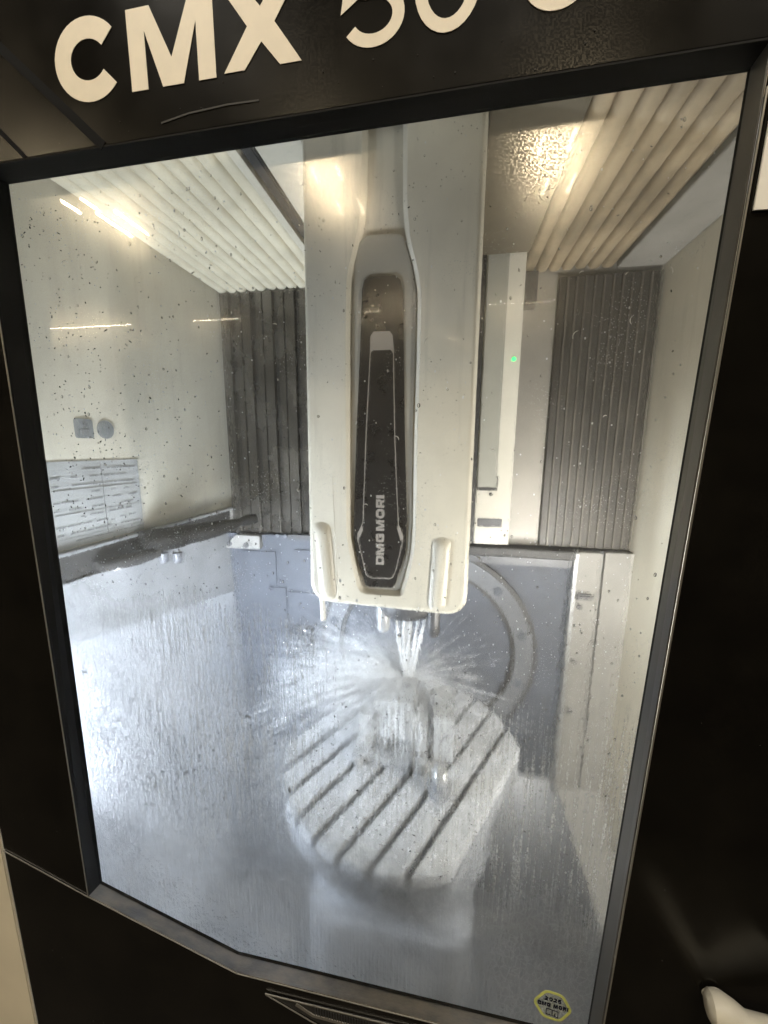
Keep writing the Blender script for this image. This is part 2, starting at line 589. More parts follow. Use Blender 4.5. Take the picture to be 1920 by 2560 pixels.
# =================================================================== ENCLOSURE (setting)
XL, XR, YB, ZT, ZF, YF = -.91, .65, 1.45, .58, -1.72, .455


def struct(name, mb, mat, parent=None, **kw):
    o = mb.build(name, mat, parent, **kw)
    if parent is None:
        o['kind'] = 'structure'
    return o


wl = struct('wall_left', MB().box(XL - .03, XL, YF, YB + .03, -.262, ZT + .05), 'wall')
wll = struct('lower_wall_left', MB().hexa([(XL - .012, YF, -.335), (XL - .012, YB + .03, -.335), (XL + .05, YB + .03, ZF), (XL + .05, YF, ZF)],
                                          [(XL - .03, YF, -.335), (XL - .03, YB + .03, -.335), (XL - .02, YB + .03, ZF), (XL - .02, YF, ZF)]), 'wall_low')
MB().box(XL - .03, XL + .018, YF, YB, -.2615, -.252).build('flange', 'steel', wl, bevel=.002)
MB().box(XL - .03, XL - .012, YF, YB, -.3345, -.2625).build('seal_channel', 'black_matte', wl)
MB().hexa([(XL - .0105, YF, -.3355), (XL - .0105, YB - .03, -.3355), (XL - .003, YB - .03, -.62), (XL - .0075, YF, -.44)], [(XL - .0065, YF, -.3355), (XL - .0065, YB - .03, -.3355), (XL + .006, YB - .03, -.62), (XL - .001, YF, -.44)]).build('grey_skirt', 'skirt', wl)
wr = struct('wall_right', MB().box(XR, XR + .03, YF, YB + .03, ZF, ZT + .05), 'wall')
struct('chip_chute', MB().hexa([(XL, 1.4195, -1.33), (XR - .002, 1.4195, -1.33), (XR - .002, 1.10, ZF + .001), (XL, 1.10, ZF + .001)],
                               [(XL, 1.4195, -1.36), (XR - .002, 1.4195, -1.36), (XR - .002, 1.16, ZF + .001), (XL, 1.16, ZF + .001)]), 'floor')
struct('deflector', MB().hexa([(.468, 1.405, -1.335), (XR - .003, 1.405, -1.335), (XR - .003, 1.095, ZF + .006), (.60, 1.095, ZF + .006)],
                              [(.468, 1.413, -1.345), (XR - .003, 1.413, -1.345), (XR - .003, 1.105, ZF + .003), (.60, 1.105, ZF + .003)]), 'post')
wb = struct('wall_back', MB().box(XL - .03, XR + .03, YB + .004, YB + .04, -.36, ZT + .05), 'sheet')
struct('ceiling', MB().box(XL - .03, XR + .03, YF, YB + .03, ZT + .035, ZT + .06), 'wall')
struct('floor', MB().box(XL - .03, XR + .03, YF, YB + .03, ZF - .03, ZF), 'floor')
struct('front_wall', MB().box(XL - .2, -.735, YF, YF + .02, ZF, ZT + .06), 'back_dark')
lb = struct('lower_wall_back', MB().box(XL - .03, XR + .03, YB - .03, YB + .03, ZF, -.3605), 'back_low')
# top edge rail and dark joint along the casting
MB().box(.07, .452, 1.378, 1.4195, -.388, -.360).build('joint_strip', 'black_matte', lb, bevel=.003)
MB().box(.07, .448, 1.395, 1.4195, -.425, -.388).build('top_rail', 'back_dark', lb, bevel=.006)
# panels of the casting to the left of the head
for x0, x1, z0, z1 in ((-.62, -.42, -.576, -.415), (-.742, -.66, -.86, -.585), (-.655, -.50, -.88, -.60), (-.86, -.70, -.57, -.43)):
    MB().box(x0, x1, 1.4135, 1.4195, z0, z1).build('cover_panel', 'back_low', lb, bevel=.002)
MB().box(-.64, -.40, 1.404, 1.4195, -.372, -.352).build('cover_slot', 'black_matte', lb)
bk = MB().prism_xz(rounded([(-.93, -.42), (-.865, -.362), (-.76, -.362), (-.76, -.418)], .006, 3), 1.395, 1.4195).build('gusset', 'post', lb, bevel=.002)
for x, z in ((-.895, -.400), (-.82, -.402)):
    MB().rings([[(x + r * math.cos(a), y, z + r * math.sin(a)) for a in (2 * math.pi * s / 14 for s in range(14))] for r, y in ((.011, 1.3945), (.011, 1.389), (.006, 1.3885))]).build('bolt', 'dark_steel', bk)
for x, z in ((-.69, -.36), (-.655, -.362), (-.735, -.60), (-.52, -.99)):
    MB().rings([[(x + r * math.cos(a), y, z + r * math.sin(a)) for a in (2 * math.pi * s / 14 for s in range(14))] for r, y in ((.008, 1.419), (.008, 1.410), (.005, 1.409))]).build('bolt', 'ring', lb)
# a corrugated cable boot on the casting
boot = MB()
for k in range(6):
    z = -.755 - k * .026
    boot.box(-.640, -.545, 1.385, 1.4195, z - .018, z)
boot.build('cable_boot', 'back_low', lb, bevel=.005)
# bright post with bolts at the right end of the casting
post = MB().box(.462, .545, 1.392, 1.4195, -1.34, -.362).build('corner_post', 'post', lb, bevel=.003)
MB().box(.449, .4615, 1.380, 1.4195, -1.36, -.364).build('bright_edge', 'steel', post, bevel=.003)
for z in (-.566, -.784, -.996):
    MB().rings([[(.482 + r * math.cos(a), y, z + r * math.sin(a)) for a in (2 * math.pi * s / 16 for s in range(16))] for r, y in ((.010, 1.3915), (.010, 1.386), (.006, 1.385))]).build('bolt', 'dark_steel', post)
MB().box(.462, .522, 1.372, 1.3915, -.535, -.512).build('latch', 'dark_steel', post, bevel=.006)
MB().box(.556, XR - .001, 1.404, 1.4195, -1.34, -.362).build('pale_sheet', 'post', lb)

# =================================================================== SWIVEL DRIVE RING on the casting
cxr, czr = -.075, -.80
sw = thing('swivel_drive_ring', 'large grey ring of the swivel drive on the back casting right of the head', 'drive ring', (cxr, 1.41, czr - .42))


def annulus(mb, r0, r1, y0, y1, seg=96):
    cs = [(math.cos(2 * math.pi * s / seg), math.sin(2 * math.pi * s / seg)) for s in range(seg)]
    rr = [[(cxr + r * c, y, czr + r * s_) for c, s_ in cs] for r, y in ((r0, y1), (r0, y0), (r1, y0), (r1, y1))]
    i = mb.verts([p for q in rr for p in q])
    for a in range(4):
        for k in range(seg):
            k2 = (k + 1) % seg
            mb.f.append((i + a * seg + k, i + a * seg + k2, i + ((a + 1) % 4) * seg + k2, i + ((a + 1) % 4) * seg + k))
    return mb


annulus(MB(), .349, .414, 1.392, 1.4185).build('ring_face', 'ring', sw, smooth=True)
annulus(MB(), .414, .430, 1.398, 1.4185).build('outer_seal', 'black_matte', sw, smooth=True)
annulus(MB(), .335, .349, 1.401, 1.4185).build('inner_seal', 'black_matte', sw, smooth=True)
MB().rings([[(cxr + r * math.cos(a), y, czr + r * math.sin(a)) for a in (2 * math.pi * s / 64 for s in range(64))] for r, y in ((.3345, 1.4185), (.3345, 1.409), (.02, 1.4085))]).build('hub_plate', 'back_low', sw, smooth=True)
for k in range(12):
    a = math.radians(15 + 30 * k)
    bx, bz = cxr + .382 * math.cos(a), czr + .382 * math.sin(a)
    MB().rings([[(bx + r * math.cos(q), y, bz + r * math.sin(q)) for q in (2 * math.pi * s / 16 for s in range(16))] for r, y in ((.017, 1.3915), (.017, 1.389), (.012, 1.388))]).build('cap_bolt', 'back_low', sw)

# =================================================================== BELLOWS OVERHEAD
prof = [(0, 0), (.0015, -.006), (.006, -.0135), (.013, -.0165), (.027, -.0165), (.034, -.0135), (.0385, -.006), (.04, 0)]


def roof_bellows(name, x0, n, mat, label, y1):
    t = thing(name, label, 'bellows', (x0 + n * .02, 1.0, ZT))
    me = None
    for k in range(n):
        if me is None:
            o = MB().prism_xz([(x0 + px, ZT + .018 + pz) for px, pz in prof], YF + .03, y1).build('pleat', mat, t, smooth=True)
            me = o.data
        else:
            o = bpy.data.objects.new('pleat', me)
            col.objects.link(o)
            o.parent = t
            o.matrix_parent_inverse = t.matrix_world.inverted()
            o.location = (k * .0405, 0, random.uniform(-.002, .002))
    return t


roof_bellows('roof_bellows', -.905, 11, 'bellows', 'cream pleated roof bellows above the left wall of the enclosure', 1.438)
roof_bellows('roof_bellows', .217, 7, 'bellows_brown', 'brownish pleated roof bellows to the upper right of the white head', 1.438)
MB().box(-.452, -.432, YF + .03, 1.30, ZT - .012, ZT + .018).build('roof_rail', 'wall')
rr_ = tag(bpy.data.objects['roof_rail'], 'pale roof rail beside the cream bellows', 'rail')
tag(MB().box(-.428, -.402, YF + .03, 1.30, ZT - .006, ZT + .018).build('guide_rail', 'dark_steel', bevel=.003), 'dark guide rail on the roof left of the white head', 'rail')
tag(MB().box(-.398, -.30, YF + .03, 1.30, ZT - .004, ZT + .02).build('roof_sheet', 'wall', bevel=.002), 'pale roof sheet between the dark guide rail and the head', 'roof sheet')
tag(MB().box(.508, XR - .002, YF + .03, 1.438, ZT - .002, ZT + .02).build('roof_sheet', 'post', bevel=.002), 'plain pale roof sheet next to the brownish bellows by the right wall', 'roof sheet')
tag(MB().box(-.29, .21, YF + .03, .747, ZT - .022, ZT + .028).build('roof_sheet', 'wall', bevel=.002), 'bright roof sheet in front of the white head at the window top', 'roof sheet')
tag(MB().box(.048, .213, .7485, 1.29, ZT - .002, ZT + .020).build('roof_opening_plate', 'roof_shade', bevel=.002), 'plate painted dark as the shaded roof opening between the white head and the brownish bellows', 'painted opening')  # dark plate paints the shade of the roof opening round the column

# =================================================================== WAY COVERS AT THE BACK
t = thing('way_cover', 'dark steel slatted way cover between the left wall and the head', 'way cover', (-.62, 1.44, -.355))
x = -.898
k = 0
while x < -.30:
    wd = .044
    y0 = 1.425 + (.006 if k % 2 else 0)
    MB().hexa([(x + .002, y0 + .006, -.352), (x + wd - .001, y0 - .004, -.352), (x + wd - .001, y0 - .004, ZT - .004), (x + .002, y0 + .006, ZT - .004)],
              [(x + .002, 1.452, -.352), (x + wd - .001, 1.452, -.352), (x + wd - .001, 1.452, ZT - .004), (x + .002, 1.452, ZT - .004)]).build('slat', 'cover', t)
    x += wd
    k += 1
t = thing('way_cover', 'dark oily way cover with pale ribs between the column and the right wall', 'way cover', (.5, 1.44, -.355))
x = .338
for k in range(11):
    wd = .0278
    MB().box(x, x + wd - .006, 1.432, 1.4535, -.352, ZT - .02).build('slat', 'cover_r', t, bevel=.002)
    MB().box(x + wd - .006, x + wd - .001, 1.424, 1.4535, -.352, ZT - .02).build('rib', 'cover_rib', t, bevel=.0015)
    x += wd

# =================================================================== COLUMN COVER right of the head
t = thing('column_cover', 'pale column cover panel just right of the white head', 'column', (.14, 1.3, -.325))
MB().box(.0905, .2065, 1.30, 1.42, -.325, ZT + .01).build('cover_sheet', 'column', t, bevel=.003)
MB().box(.0935, .156, 1.292, 1.2995, -.128, ZT + .01).build('inset_sheet', 'col_grey', t, bevel=.002)
MB().box(.0935, .159, 1.2935, 1.2995, -.139, -.129).build('lower_lip', 'black_matte', t)
MB().box(.1565, .1595, 1.2935, 1.2995, -.128, -.09).build('side_lip', 'black_matte', t)
MB().box(.074, .090, 1.302, 1.40, -.325, ZT + .01).build('gap_shade', 'black_matte', t)  # black strip paints the shadowed gap between head and column
MB().box(.100, .181, 1.297, 1.2995, -.264, -.235).build('dark_label', 'dark_steel', t, bevel=.002)
MB().rings([[(.139 + r * math.cos(a), y, -.152 + r * math.sin(a)) for a in (2 * math.pi * s / 14 for s in range(14))] for r, y in ((.006, 1.2995), (.006, 1.295), (.003, 1.294))]).build('screw', 'dark_steel', t)
MB().rings([[(.187 + r * math.cos(a), y, .278 + r * math.sin(a)) for a in (2 * math.pi * s / 14 for s in range(14))] for r, y in ((.006, 1.2995), (.006, 1.296), (.003, 1.295))]).build('green_reflection', 'green', t)  # glowing dot stands in for a green reflection in the pane
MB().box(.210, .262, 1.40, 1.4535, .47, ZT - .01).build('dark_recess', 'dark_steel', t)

# =================================================================== SPINDLE HEAD
YH = .75
head = thing('spindle_head', 'tall white spindle head cover with a long black nameplate in the middle', 'spindle head', (-.124, .95, -.345))
outl = rounded([(-.289, .606), (-.2945, -.20), (-.2965, -.338), (.046, -.3475), (.0455, -.20), (.044, .606)], [.0, .0, .05, .05, .0, .0], 8)
rec_raw = [(-.1733, .600), (-.1762, .4435), (-.1805, .404), (-.2048, .3201), (-.2078, .2234), (-.2095, .0149), (-.2108, -.1501), (-.2098, -.1845), (-.2007, -.2428), (-.1861, -.3028), (-.1728, -.3118), (-.0938, -.3118), (-.0865, -.3052), (-.0783, -.2736), (-.0653, -.214), (-.0632, -.1574), (-.0636, -.063), (-.0640, .0154), (-.0628, .1395), (-.0625, .2868), (-.0711, .3283), (-.0851, .3721), (-.0917, .4357), (-.0936, .600)]
rec = rounded(rec_raw, [0] + [.02] * 22 + [0], 3)


def plate_with_hole(name, outer, hole, y, mat, parent, extra):
    """Flat sheet at depth y with a hole, plus the ring strips listed in extra (pairs of outlines)."""
    bm = bmesh.new()
    vo = [bm.verts.new(P(a, y, b)) for a, b in outer]
    vh = [bm.verts.new(P(a, y, b)) for a, b in hole]
    es = [bm.edges.new((v[k], v[(k + 1) % len(v)])) for v in (vo, vh) for k in range(len(v))]
    bmesh.ops.triangle_fill(bm, edges=es, use_beauty=True, use_dissolve=False)
    for start, ringlist in ((vo, extra[0]), (vh, extra[1])):
        prev = start
        for pts, yy in ringlist:
            cur = [bm.verts.new(P(a, yy, b)) for a, b in pts]
            for k in range(len(cur)):
                bm.faces.new((prev[k], prev[(k + 1) % len(cur)], cur[(k + 1) % len(cur)], cur[k]))
            prev = cur
        if ringlist and ringlist is extra[1]:
            bm.faces.new(prev)
    bmesh.ops.recalc_face_normals(bm, faces=bm.faces)
    me = bpy.data.meshes.new(name)
    bm.to_mesh(me)
    bm.free()
    me.materials.append(M[mat])
    for pl in me.polygons:
        pl.use_smooth = True
    me.set_sharp_from_angle(angle=math.radians(35))
    o = bpy.data.objects.new(name, me)
    col.objects.link(o)
    o.parent = parent
    o.matrix_parent_inverse = parent.matrix_world.inverted()
    return o


ro = [(offset_poly(outl, .012 * (1 - math.sin(a))), YH + .012 * (1 - math.cos(a))) for a in (.0, .4, .8, 1.2, 1.571)]
ri = [(rec, YH), (offset_poly(rec, .0012), YH + .001), (offset_poly(rec, .0075), YH + .010), (offset_poly(rec, .0090), YH + .0115)]
plate_with_hole('cover_shell', ro[0][0], ri[0][0], YH, 'head', head, (ro[1:] + [(outl, 1.18)], ri[1:]))
bz_low = [p for p in offset_poly(rec, .0105) if p[1] < .335]
i0 = min(range(len(bz_low)), key=lambda k: (-bz_low[k][1], bz_low[k][0]) if bz_low[k][0] < -.13 else (9, 9))
bz = bz_low[i0:] + bz_low[:i0]
bz = bz + [(-.0845, .3400), (-.0990, .3790), (-.1080, .3872), (-.1200, .3885), (-.1560, .3885), (-.1700, .3880), (-.1820, .3780), (-.1925, .3400)]
bez = MB().prism_xz(bz, YH + .0085, YH + .0113).build('bezel', 'bezel', head)
pl_o = [(-.1762, .2967), (-.1715, .3121), (-.1612, .3178), (-.1132, .3169), (-.1031, .3093), (-.0983, .2915), (-.0956, .2244), (-.0901, .0331), (-.0843, -.1065), (-.0824, -.1453), (-.085, -.2163), (-.0972, -.2587), (-.1055, -.2863), (-.1133, -.2959), (-.1585, -.2974), (-.1693, -.2935), (-.1827, -.2551), (-.1941, -.2151), (-.1966, -.1886), (-.1956, -.1533), (-.1885, .0331), (-.1805, .1871)]
npl = MB().prism_xz(pl_o, YH + .0067, YH + .0084).build('nameplate', 'plate', head)
inl = [(-.1587, .2123), (-.1531, .2195), (-.1229, .219), (-.1174, .2122), (-.1147, .1848), (-.1104, .0323), (-.1058, -.0655), (-.1004, -.1563), (-.0915, -.1792), (-.0905, -.1895), (-.1042, -.2547), (-.1109, -.2713), (-.1179, -.2754), (-.1559, -.2761), (-.1648, -.2731), (-.1693, -.2679), (-.1799, -.2215), (-.1878, -.1899), (-.186, -.1792), (-.178, -.1613), (-.1754, -.1524), (-.1683, .0323), (-.1602, .1789)]
mb = MB()
for q in ribbon(inl, .0017, True):
    mb.prism_xz(q, YH + .0060, YH + .0066)
mb.build('inlay_line', 'inlay', npl)
MB().prism_xz([(-.1580, .2115), (-.1528, .2186), (-.1232, .2182), (-.1182, .2118), (-.1155, .179), (-.1175, .1835), (-.1210, .1862), (-.1545, .1862), (-.1575, .1845), (-.1594, .179)], YH + .0058, YH + .0065).build('inlay_block', 'inlay', npl)
for x0, x1 in (((-.178, -.1613), (-.1885, -.184)), ((-.1004, -.1563), (-.0905, -.184))):
    s = 1 if x0[0] < -.13 else -1
    MB().prism_xz([(x0[0] + .0004 * s, x0[1] + .002), (x0[0] + .002 * s, x0[1] - .010), (x1[0] + .003 * s, x1[1] - .010), (x1[0] + .0004 * s, x1[1] - .001), (x1[0] + .0018 * s, x1[1] + .005)], YH + .0055, YH + .0061).build('inlay_corner', 'inlay', npl)
# nameplate lettering reads upward
H, z0 = .0172, -.2455
for ch, a, b in (('D', 0, .128), ('M', .140, .306), ('G', .330, .452), ('M', .495, .648), ('O', .672, .807), ('R', .825, .942), ('I', .954, 1.0)):
    L = .1490
    gw = glyph(ch, .30)[0]
    glyph_mesh(ch, .30, lambda u, v, a=a, b=b, gw=gw: (-.1304 - v * H, z0 + (a + (b - a) * u / gw) * L), (YH + .0061, YH + .0066)).build('letter', 'inlay', npl)


def bulge(parent, x0, x1, zt, zb, hgt, lean, mat):
    nu, nv = 16, 22
    mb = MB()
    rows = []
    for j in range(nv + 1):
        v = j / nv
        z = zt + (zb - zt) * v
        tp = min(1, v / .16)
        tp = tp * tp * (3 - 2 * tp)
        row = []
        for i in range(nu + 1):
            u = i / nu
            s = math.sin(math.pi * u) ** .75 if 0 < u < 1 else 0
            xx = x0 + (x1 - x0) * u + lean * v
            fall = 0.0 if v < .93 else (v - .93) / .07 * .010
            row.append((xx, YH - hgt * s * tp + .0012 + fall, z))
        rows.append(row)
    i = mb.verts([p for r in rows for p in r])
    for j in range(nv):
        for k in range(nu):
            a = i + j * (nu + 1) + k
            mb.f.append((a, a + 1, a + nu + 2, a + nu + 1))
    return mb.build('shoulder_rib', mat, parent, smooth=True)


bulge(head, -.286, -.246, -.150, -.335, .009, .014, 'head')
bulge(head, -.028, .010, -.172, -.340, .009, -.008, 'head')
MB().tube([(-.2395, YH + .0006, -.06), (-.234, YH + .0006, -.20), (-.2295, YH + .0006, -.328)], .0012, 6).build('crease_line', 'head', head)
# spindle nose, tool, nozzles
MB().lathe(-.10, .95, [(.082, -.36), (.082, -.410), (.070, -.430), (.040, -.433), (.0395, -.40)], 40).build('spindle_nose', 'dark_steel', head, smooth=True)
th = MB().lathe(-.10, .95, [(.016, -.41), (.016, -.520), (.010, -.53), (.0045, -.532), (.0045, -.63)], 24).build('tool_holder', 'steel', head, smooth=True)
for x, y, zz, m_ in ((-.028, .905, -.476, 'dark_steel'), (-.158, .915, -.480, 'steel'), (-.105, 1.02, -.47, 'dark_steel')):
    MB().lathe(x, y, [(.016, -.40), (.0175, -.425), (.0175, zz + .012), (.011, zz)], 18).build('coolant_nozzle', m_, head, smooth=True)
MB().tube([(-.286, .80, -.33), (-.285, .805, -.37), (-.285, .807, -.408)], .0062, 12).build('air_nozzle', 'chip_pale', head, smooth=True)

# =================================================================== ROTARY TABLE
tcx, tcy, TZ, R = -.097, .892, -.80, .315
ta = math.radians(61)
tx, ty = math.cos(ta), math.sin(ta)
nx, ny = math.sin(ta), -math.cos(ta)


def tp_(n, t):
    return (tcx + nx * n + tx * t, tcy + ny * n + ty * t)


tab = thing('rotary_table', 'wet steel rotary table with diagonal slots under the coolant spray', 'rotary table', (tcx, tcy, -1.30))


def land_poly(a, b, r=R):
    pts = []
    K = 10
    for k in range(K + 1):
        n = a + (b - a) * k / K
        pts.append(tp_(n, -math.sqrt(max(r * r - n * n, 0))))
    for k in range(K, -1, -1):
        n = a + (b - a) * k / K
        pts.append(tp_(n, math.sqrt(max(r * r - n * n, 0))))
    return pts


edges = [-.25] + sum(([k * .063 - .007, k * .063 + .007] for k in range(-3, 4)), []) + [.25]
for k in range(0, len(edges), 2):
    MB().prism_xy(land_poly(edges[k], edges[k + 1]), TZ - .026, TZ).build('table_land', 'table', tab, bevel=.0025)
MB().prism_xy(land_poly(-.2499, .2499, R - .0005), TZ - .085, TZ - .0265).build('table_body', 'table_low', tab, bevel=.004)
MB().lathe(tcx, tcy, [(.20, TZ - .086), (.235, TZ - .10), (.245, TZ - .20), (.225, TZ - .25), (.10, TZ - .255)], 48).build('drive_housing', 'table_low', tab, smooth=True)
MB().prism_xz(rounded([(tcx - .17, -1.02), (tcx + .17, -1.02), (tcx + .15, -1.26), (tcx - .15, -1.26)], .05, 5), .80, 1.40).build('swivel_arm', 'table_low', tab, bevel=.01)
MB().prism_xy(rounded([(tcx - .21, .66), (tcx + .19, .66), (tcx + .19, 1.12), (tcx - .21, 1.12)], .08, 6), -1.30, -1.06).build('cradle', 'table_low', tab, bevel=.02)

# =================================================================== VISE, WORKPIECE, CLAMP
t = thing('machine_vise', 'steel machine vise bolted on the rotary table under the spray', 'vise', (-.13, .90, TZ))
MB().box(-.222, -.030, .822, 1.00, TZ, TZ + .028).build('base', 'steel', t, bevel=.004)
MB().box(-.206, -.168, .832, .985, TZ + .0285, TZ + .135).build('jaw', 'steel', t, bevel=.004)
MB().box(-.066, -.032, .840, .985, TZ + .0285, TZ + .115).build('jaw', 'steel', t, bevel=.004)
MB().box(-.160, -.070, .815, .824, TZ + .002, TZ + .026).build('key_plate', 'steel', t, bevel=.002)
for x, y, z in ((-.196, .8205, TZ + .055),):
    MB().rings([[(x + r * math.cos(a), yy, z + r * math.sin(a)) for a in (2 * math.pi * s / 16 for s in range(16))] for r, yy in ((.013, .8315), (.013, .823), (.008, .8215))]).build('bolt', 'steel', t, smooth=True)
for x in (-.205, -.05):
    MB().lathe(x, .812, [(.011, TZ + .0), (.011, TZ + .02), (.007, TZ + .022)], 14).build('bolt', 'steel', t)
tag(MB().box(-.1675, -.0665, .845, .975, TZ + .06, TZ + .168).build('workpiece', 'steel', bevel=.003), 'steel workpiece block clamped in the vise right below the jets', 'workpiece')
t = thing('side_block', 'upright steel block standing on the table right of the vise', 'block', (.008, .90, TZ))
MB().box(-.019, .036, .850, .985, TZ, TZ + .132).build('body', 'steel', t, bevel=.004)
t = thing('table_clamp', 'round clamp bolt standing in a table slot in front of the vise', 'clamp', (.004, .765, TZ))
MB().lathe(.004, .768, [(.028, TZ), (.028, TZ + .016), (.022, TZ + .018), (.022, TZ + .036), (.0225, TZ + .037)], 24).build('collar', 'table_low', t, smooth=True)
MB().lathe(.004, .768, [(.019, TZ + .0375), (.019, TZ + .056), (.014, TZ + .066), (.006, TZ + .070)], 24).build('bolt_head', 'steel', t, smooth=True)

# =================================================================== LEFT WALL FITTINGS
t = thing('measuring_arm', 'black tool measuring arm folded along the left wall ledge', 'arm', (-.88, .95, -.30))
MB().tube([(-.885, .93, -.275), (-.866, .985, -.284), (-.84, 1.05, -.286)], [.030, .036, .034], 14).build('hub', 'black_plastic', t, smooth=True)
MB().tube([(-.84, 1.05, -.283), (-.80, 1.115, -.281), (-.766, 1.17, -.276), (-.737, 1.215, -.268)], [.033, .030, .024, .015], 14).build('arm', 'black_plastic', t, smooth=True)
MB().tube([(-.738, 1.213, -.268), (-.722, 1.235, -.264), (-.697, 1.262, -.260)], [.014, .020, .017], 14).build('probe_head', 'black_plastic', t, smooth=True)
MB().tube([(-.90, .80, -.315), (-.88, .90, -.318), (-.868, .97, -.315)], [.016, .022, .020], 12).build('cable_sleeve', 'black_matte', t, smooth=True)
for x, y in ((-.862, .99), (-.822, 1.0)):
    MB().lathe(x, y, [(.014, -.325), (.014, -.352), (.009, -.358)], 14).build('pivot_bolt', 'back_dark', t, smooth=True)
tag(MB().tube([(-.905, .845, -.318), (-.888, .848, -.320), (-.876, .850, -.322)], [.016, .018, .010], 14).build('flush_nozzle', 'chip_pale', smooth=True), 'shiny round flushing nozzle below the ledge of the left wall', 'nozzle')


def wall_rect(mb, y0, y1, z0, z1, off):
    return mb.box(XL + off, XL + off + .0012, y0, y1, z0, z1)


t = thing('instruction_plate', 'bluish grey instruction plate with rows of faded print on the left wall', 'plate', (XL, .845, -.25))
wall_rect(MB(), .705, .977, -.248, -.038, .0005).build('backing', 'plate_blue', t)
mb = MB()
for r in range(10):
    z = -.058 - r * .0195
    y = .722 if r % 3 else .765
    while y < .955:
        ln = random.uniform(.004, .026)
        if random.random() < .72 and not (.85 < y < .86):
            wall_rect(mb, y, min(y + ln, .965), z - random.uniform(.0012, .0026), z + random.uniform(.0008, .002), .0018)
        y += ln + random.uniform(.002, .008)
    if r % 3 == 2:
        wall_rect(mb, .722, .968, z - .0105, z - .0097, .0018)
wall_rect(mb, .8555, .8563, -.235, -.048, .0018)
mb.build('print', 'print', t)
t = thing('safety_sign', 'small square grey sign above the instruction plate on the left wall', 'sign', (XL, .82, .02))
mb = MB()
q = rounded([(.798, .018), (.848, .018), (.848, .066), (.798, .066)], .008, 3)
i = mb.verts([(XL + .0005, a, b) for a, b in q] + [(XL + .002, a, b) for a, b in q])
n = len(q)
mb.f += [tuple(range(i, i + n)), tuple(range(i + n, i + 2 * n))] + [(i + k, i + (k + 1) % n, i + n + (k + 1) % n, i + n + k) for k in range(n)]
mb.build('board', 'sign_grey', t)
wall_rect(MB(), .813, .833, .026, .040, .0022).build('symbol', 'print', t)
wall_rect(MB(), .818, .828, .044, .055, .0022).build('symbol', 'print', t)
t = thing('safety_sign', 'small round grey sign beside the square sign on the left wall', 'sign', (XL, .88, .02))
mb = MB()
q = [(.884 + .025 * math.cos(a), .042 + .024 * math.sin(a)) for a in (2 * math.pi * s / 24 for s in range(24))]
i = mb.verts([(XL + .0005, a, b) for a, b in q] + [(XL + .002, a, b) for a, b in q])
n = len(q)
mb.f += [tuple(range(i, i + n)), tuple(range(i + n, i + 2 * n))] + [(i + k, i + (k + 1) % n, i + n + (k + 1) % n, i + n + k) for k in range(n)]
mb.build('board', 'sign_grey', t)

# =================================================================== WORK LIGHTS inside the front corners
t = thing('work_light', 'cool white strip light inside the front corner by the left wall', 'light', (-.80, .50, -1.0), 'strip lights in the front corners')
MB().box(-.745, -.675, .478, .495, -1.02, -.42).build('housing', 'dark_steel', t)
MB().box(-.738, -.682, .4955, .4966, -1.01, -.43).build('diffuser', 'led_left', t)
t = thing('work_light', 'neutral white strip light inside the front corner by the right wall', 'light', (.50, .50, -.8), 'strip lights in the front corners')
MB().box(.46, .53, .478, .495, -.82, -.32).build('housing', 'dark_steel', t)
MB().box(.467, .523, .4955, .4966, -.81, -.33).build('diffuser', 'led_right', t)

# =================================================================== COOLANT
S = [((-.1307, -.4319), (-.1011, -.6264)), ((-.1083, -.4334), (-.1015, -.628)), ((-.0866, -.4349), (-.0985, -.628)), ((-.0662, -.4331), (-.0903, -.626)), ((-.0481, -.4316), (-.0830, -.624))]
names = ('leftmost of the five', 'second from the left of the five', 'middle one of the five', 'second from the right of the five', 'rightmost of the five')
for (a, b), nm in zip(S, names):
    pts, rad = [], []
    for k in range(9):
        u = k / 8
        pts.append((a[0] + (b[0] - a[0]) * u + random.uniform(-.0006, .0006), .945 - .01 * math.sin(u * 3), a[1] + (b[1] - a[1]) * u))
        rad.append(.0042 + .0012 * math.sin(k * 2.1 + a[0] * 90) + .0018 * u)
    tag(MB().tube(pts, rad, 10).build('coolant_jet', 'stream', smooth=True), nm + ' white coolant jets falling from the head', 'jet', 'coolant jets under the head')

ix, iy, iz = -.100, .945, -.626
mb = MB()


def needle(p, d, ln, r):
    d = Vector(d).normalized()
    u = d.cross(Vector((.3, .2, .93))).normalized()
    v = d.cross(u)
    p = Vector(p)
    c = p + d * ln * .55
    e = p + d * ln
    ring = [tuple(c + (u * math.cos(a) + v * math.sin(a)) * r) for a in (0, 2.094, 4.189)]
    i = mb.verts([tuple(p)] + ring + [tuple(e)])
    for k in range(3):
        mb.f += [(i, i + 1 + k, i + 1 + (k + 1) % 3), (i + 4, i + 1 + (k + 1) % 3, i + 1 + k)]


